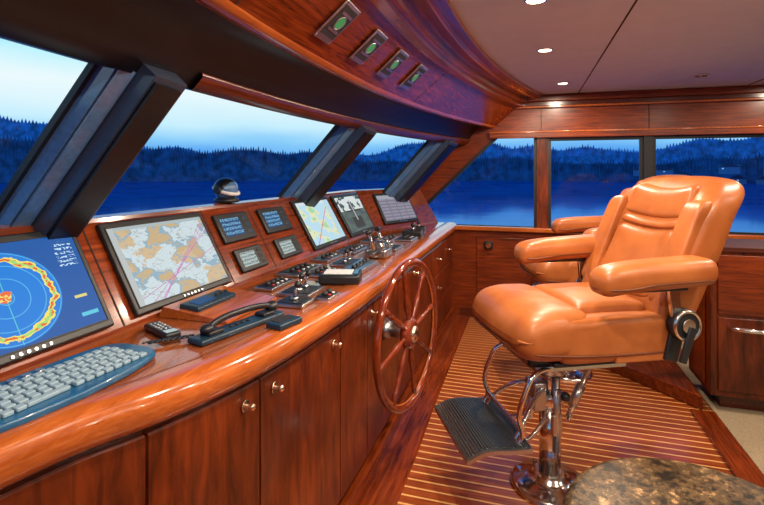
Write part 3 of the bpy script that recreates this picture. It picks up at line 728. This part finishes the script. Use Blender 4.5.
# ------------------------------------------------------------------ helm chair
def helm_chair(loc, rz, name):
    ch = empty(name, (loc[0], loc[1], 0), rz)
    q = MB()
    q.lathe([(.19, 0), (.19, .012), (.175, .024), (.11, .032), (.078, .05), (.068, .07)], chrome, seg=48)
    q.cyl((0, 0, .05), (0, 0, .42), .052, chrome, seg=40); q.lathe([(.060, .40), (.066, .41), (.066, .45), (.060, .46)], chrome)
    q.cyl((0, 0, .42), (0, 0, .62), .042, chrome, seg=40)
    q.lathe([(.07, .56), (.075, .57), (.075, .60), (.12, .62), (.12, .635)], brushed)
    for k in range(8):
        a = k*math.pi/4; q.cyl((.155*math.cos(a), .155*math.sin(a), .02), (.155*math.cos(a), .155*math.sin(a), .034), .011, chrome, seg=6)
    q.box((-.075, 0, .46), (.07, .10, .14), brushed, None, .012); q.box((-.11, 0, .40), (.05, .06, .10), chrome, Matrix.Rotation(.5, 3, 'Y'), .008)
    q.cyl((.05, -.075, .36), (.16, -.085, .60), .014, chrome); q.cyl((.07, -.077, .42), (.12, -.08, .52), .022, brushed)
    q.cyl((0, -.05, .50), (0, -.13, .50), .012, chrome); q.sph((0, -.14, .50), .022, black)
    q.cyl((.0, -.06, .20), (.0, -.06, .56), .018, brushed)
    q.box((.0, -.062, .33), (.05, .03, .10), brushed, None, .006)
    q.obj('pedestal', ch)
    q = MB()
    q.box((.06, 0, .650), (.46, .36, .03), brushed, None, .006)
    q.box((.06, -.15, .678), (.50, .03, .04), black, None, .005); q.box((.06, .15, .678), (.50, .03, .04), black, None, .005)
    q.box((.12, 0, .703), (.50, .54, .022), black, None, .006)
    for s in (-1, 1):
        q.box((.30, s*.315, .74), (.34, .02, .05), leath, None, .008)
        q.box((.42, s*.325, .83), (.07, .03, .24), black, Matrix.Rotation(.25, 3, 'Y'), .008)
        q.cyl((.44, s*.33, .88), (.44, s*.372, .88), .070, black, seg=40); q.torus(.062, .008, chrome, Matrix.Translation((.44, s*.374, .88)) @ Matrix.Rotation(math.pi/2, 4, 'X'), 40, 8)
        q.cyl((.44, s*.372, .88), (.44, s*.385, .88), .030, chrome, seg=32)
        q.box((.43, s*.385, .80), (.035, .014, .16), black, Matrix.Rotation(.35, 3, 'Y'), .004)
        q.box((.40, s*.345, .97), (.05, .02, .18), chrome, Matrix.Rotation(-.1, 3, 'Y'), .004)
    q.obj('seat_frame', ch)
    def dseat(s, u):
        s = s.copy()
        if u.z > 0:
            s.z += .018*(1-u.x**2)*(1-u.y**2)
            s.z += .035*max(0, abs(u.y)-.6)/.4*(1 if u.x > -.9 else .5)
        return s
    cushion('seat_base', (.17, 0, .80), (.30, .325, .095), .06, leath, ch, 12, dseat)
    def dfront(s, u):
        s = s.copy()
        t = max(0, -u.x)
        s.z -= .05*t*t*(1 if u.z > 0 else .1)
        if u.z < 0: s.z += .035*t*t
        if u.z > 0: s.z += .015*(1-u.y**2)*(1-abs(u.x))
        s.x += .03*u.y**2*t
        return s
    cushion('front_roll', (-.135, 0, .828), (.195, .322, .112), .082, leath, ch, 14, dfront)
    cushion('rear_pad', (.19, 0, .895), (.19, .225, .055), .045, leath, ch, 10, lambda s, u: s+Vector((0, 0, .012*(1-u.x**2)*(1-u.y**2))) if u.z > 0 else s)
    tube('seat_piping', [(.44, -.323, .755), (.1, -.327, .755), (-.12, -.324, .765), (-.26, -.29, .775), (-.322, 0, .785), (-.26, .29, .775), (-.12, .324, .765), (.1, .327, .755), (.44, .323, .755)], .005, piping, ch)
    lean = .44; X0 = .655
    def dback(s, u, wing=.10):
        s = s.copy()
        z = s.z
        s.x -= wing*abs(u.y)**2.2*(1 if u.z < .5 else max(.25, 1-(u.z-.5)*1.3))
        s.y *= 1-.12*max(0, u.z)**2.5 - .08*max(0, -u.z)
        s.z -= .03*u.y**2*max(0, u.z)
        s.x += z*lean
        if u.x < 0: s.x -= .02*math.exp(-((u.z+.45)/.3)**2)
        return s
    cushion('back_shell', (X0, 0, 1.165), (.125, .335, .365), .10, leath, ch, 16, dback)
    def pad(nm, z0, z1, hw, dx, r_, th=.04, cy=0):
        zc = (z0+z1)/2; h = (z1-z0)/2
        cushion(nm, (X0+(zc-1.165)*lean-dx, cy, zc), (th, hw, h), r_, leath, ch, 12, lambda s, u: Vector((s.x+s.z*lean-.03*abs(u.y)**2.5-.012*(1-u.z**2)*(1-u.y**2)*(1 if u.x < 0 else 0), s.y*(1-.05*u.z), s.z-.025*(1-u.y**2)*(1 if nm != 'wing_pad' else 0))))
    pad('head_pad', 1.332, 1.495, .21, .106, .034)
    pad('middle_pad', 1.282, 1.330, .208, .104, .023)
    pad('lumbar_pad', .95, 1.280, .21, .118, .038, .045)
    for s in (-1, 1):
        pad('wing_pad', .94, 1.42, .055, .146, .04, .05, s*.268)
    for s in (-1, 1):
        def darm(p, u):
            p = p.copy(); t = max(0, -u.x); p.z -= .02*t**3; p.z += .012*u.x
            p.y *= 1+.06*math.sin(u.x*2)
            return p
        cushion('armrest', (.275, s*.365, 1.11), (.275, .082, .062), .054, leath, ch, 12, darm)
        tube('armrest_piping', [(.50, s*.365-.080, 1.09), (.25, s*.365-.083, 1.083), (.04, s*.365-.072, 1.065), (.003, s*.365, 1.06), (.04, s*.365+.072, 1.065), (.25, s*.365+.083, 1.083), (.50, s*.365+.080, 1.09)], .004, piping, ch)
        q = MB(); q.box((.27, s*.355, 1.044), (.34, .05, .02), black, None, .006); q.obj('arm_bracket', ch)
    q = MB(); secs = []
    for k in range(13):
        t = k/12; x = -.52+.30*t; z = .30+.03*math.cos((t-.4)*3)+.10*(max(0, t-.62))**1.3 - .06*max(0, .25-t)
        secs.append((x, z))
    q.loft([[(x, -.25, z), (x, .25, z), (x, .25, z+.018), (x, -.25, z+.018)] for x, z in secs], brushed, closed=True, caps=True, smooth=False)
    for k in range(12):
        x, z = secs[k]; x2, z2 = secs[k+1]; ang = -math.atan2(z2-z, x2-x)
        for j in (0, .5):
            q.box((x+(x2-x)*(j+.25), 0, z+(z2-z)*(j+.25)+.021), (.0085, .47, .010), rib, Matrix.Rotation(ang, 3, 'Y'), 0)
    q.obj('footrest', ch)
    for s in (-1, 1):
        tube('footrest_loop', [(-.06, s*.16, .650), (-.18, s*.19, .635), (-.235, s*.20, .55), (-.26, s*.20, .46), (-.245, s*.20, .37), (-.30, s*.20, .315)], .012, chrome, ch)
        tube('footrest_tube', [(-.06, s*.05, .50), (-.14, s*.10, .47), (-.21, s*.15, .41), (-.28, s*.17, .315)], .011, chrome, ch)
        tube('footrest_stay', [(-.05, s*.05, .36), (-.16, s*.10, .30), (-.34, s*.16, .30)], .010, chrome, ch)
    tube('foot_bar', [(-.245, -.20, .39), (-.245, 0, .39), (-.245, .20, .39)], .010, chrome, ch)
    return ch
helm_chair((.10, 2.52), math.radians(27), 'helm_chair')
helm_chair((.28, 3.98), math.radians(14), 'helm_chair.001')

# ------------------------------------------------------------------ granite table
gt_ = empty('granite_table', (.385, 1.215, 0))
q = MB()
q.lathe([(.02, .71), (.27, .71), (.302, .718), (.308, .735), (.300, .748), (.285, .753), (.02, .753)], granm, seg=72); q.obj('top', gt_)
q = MB(); q.lathe([(.17, 0), (.17, .02), (.05, .05), (.04, .10), (.04, .62), (.07, .68), (.15, .70), (.15, .71)], wood_wheel, seg=40); q.obj('pedestal', gt_)

q = MB(); q.bb(-.45, -.36, YS-.05, YS-.014, .74, .82, black, .008); q.cyl((-.405, YS-.08, .78), (-.405, YS-.05, .78), .028, chrome); q.obj('wall_bracket')

# ------------------------------------------------------------------ lamps
def downlight(x, y, z=2.34, p=16, col=(1, .83, .64), rad=.04):
    q = MB(); q.torus(rad+.006, .006, chrome, Matrix.Translation((x, y, z-.003)), 32, 8); q.cyl((x, y, z-.006), (x, y, z-.001), rad, lampm); q.obj('ceiling_downlight')
    l = bpy.data.lights.new('downlight', 'AREA'); l.shape = 'DISK'; l.size = rad*2.4; l.energy = p; l.color = col
    o = bpy.data.objects.new('downlight_lamp', l); o.location = (x, y, z-.02); link(o)
for x, y in ((.03, 2.31), (.10, 3.27), (.29, 4.54), (.0, 1.3), (.0, .3)): downlight(x, y, p=24)  # those nearest the camera are unseen, added for their light
for x, y in ((1.4, .4), (1.4, 1.7), (1.7, 3.0), (2.3, 4.6), (2.7, .6), (2.7, 2.3)): downlight(x, y, p=18)  # unseen downlights, added to brighten the cabin from behind and beside the view
q = MB(); q.cyl((1.34, 4.49, 2.33), (1.34, 4.49, 2.339), .06, white)
for k in range(8):
    a = k*math.pi/4; q.cyl((1.34+.035*math.cos(a), 4.49+.035*math.sin(a), 2.326), (1.34+.035*math.cos(a), 4.49+.035*math.sin(a), 2.331), .009, black, seg=10)
q.obj('ceiling_speaker')

# ------------------------------------------------------------------ camera
cd = bpy.data.cameras.new('camera'); cam = bpy.data.objects.new('camera', cd); link(cam)
cam.location = (0, 0, 1.55); cam.rotation_euler = (math.pi/2, 0, math.radians(17))
cd.sensor_width = 36; cd.lens = 480/764*36; cd.shift_y = -80.5/764; cd.clip_start = .02; cd.clip_end = 3000
sc.camera = cam
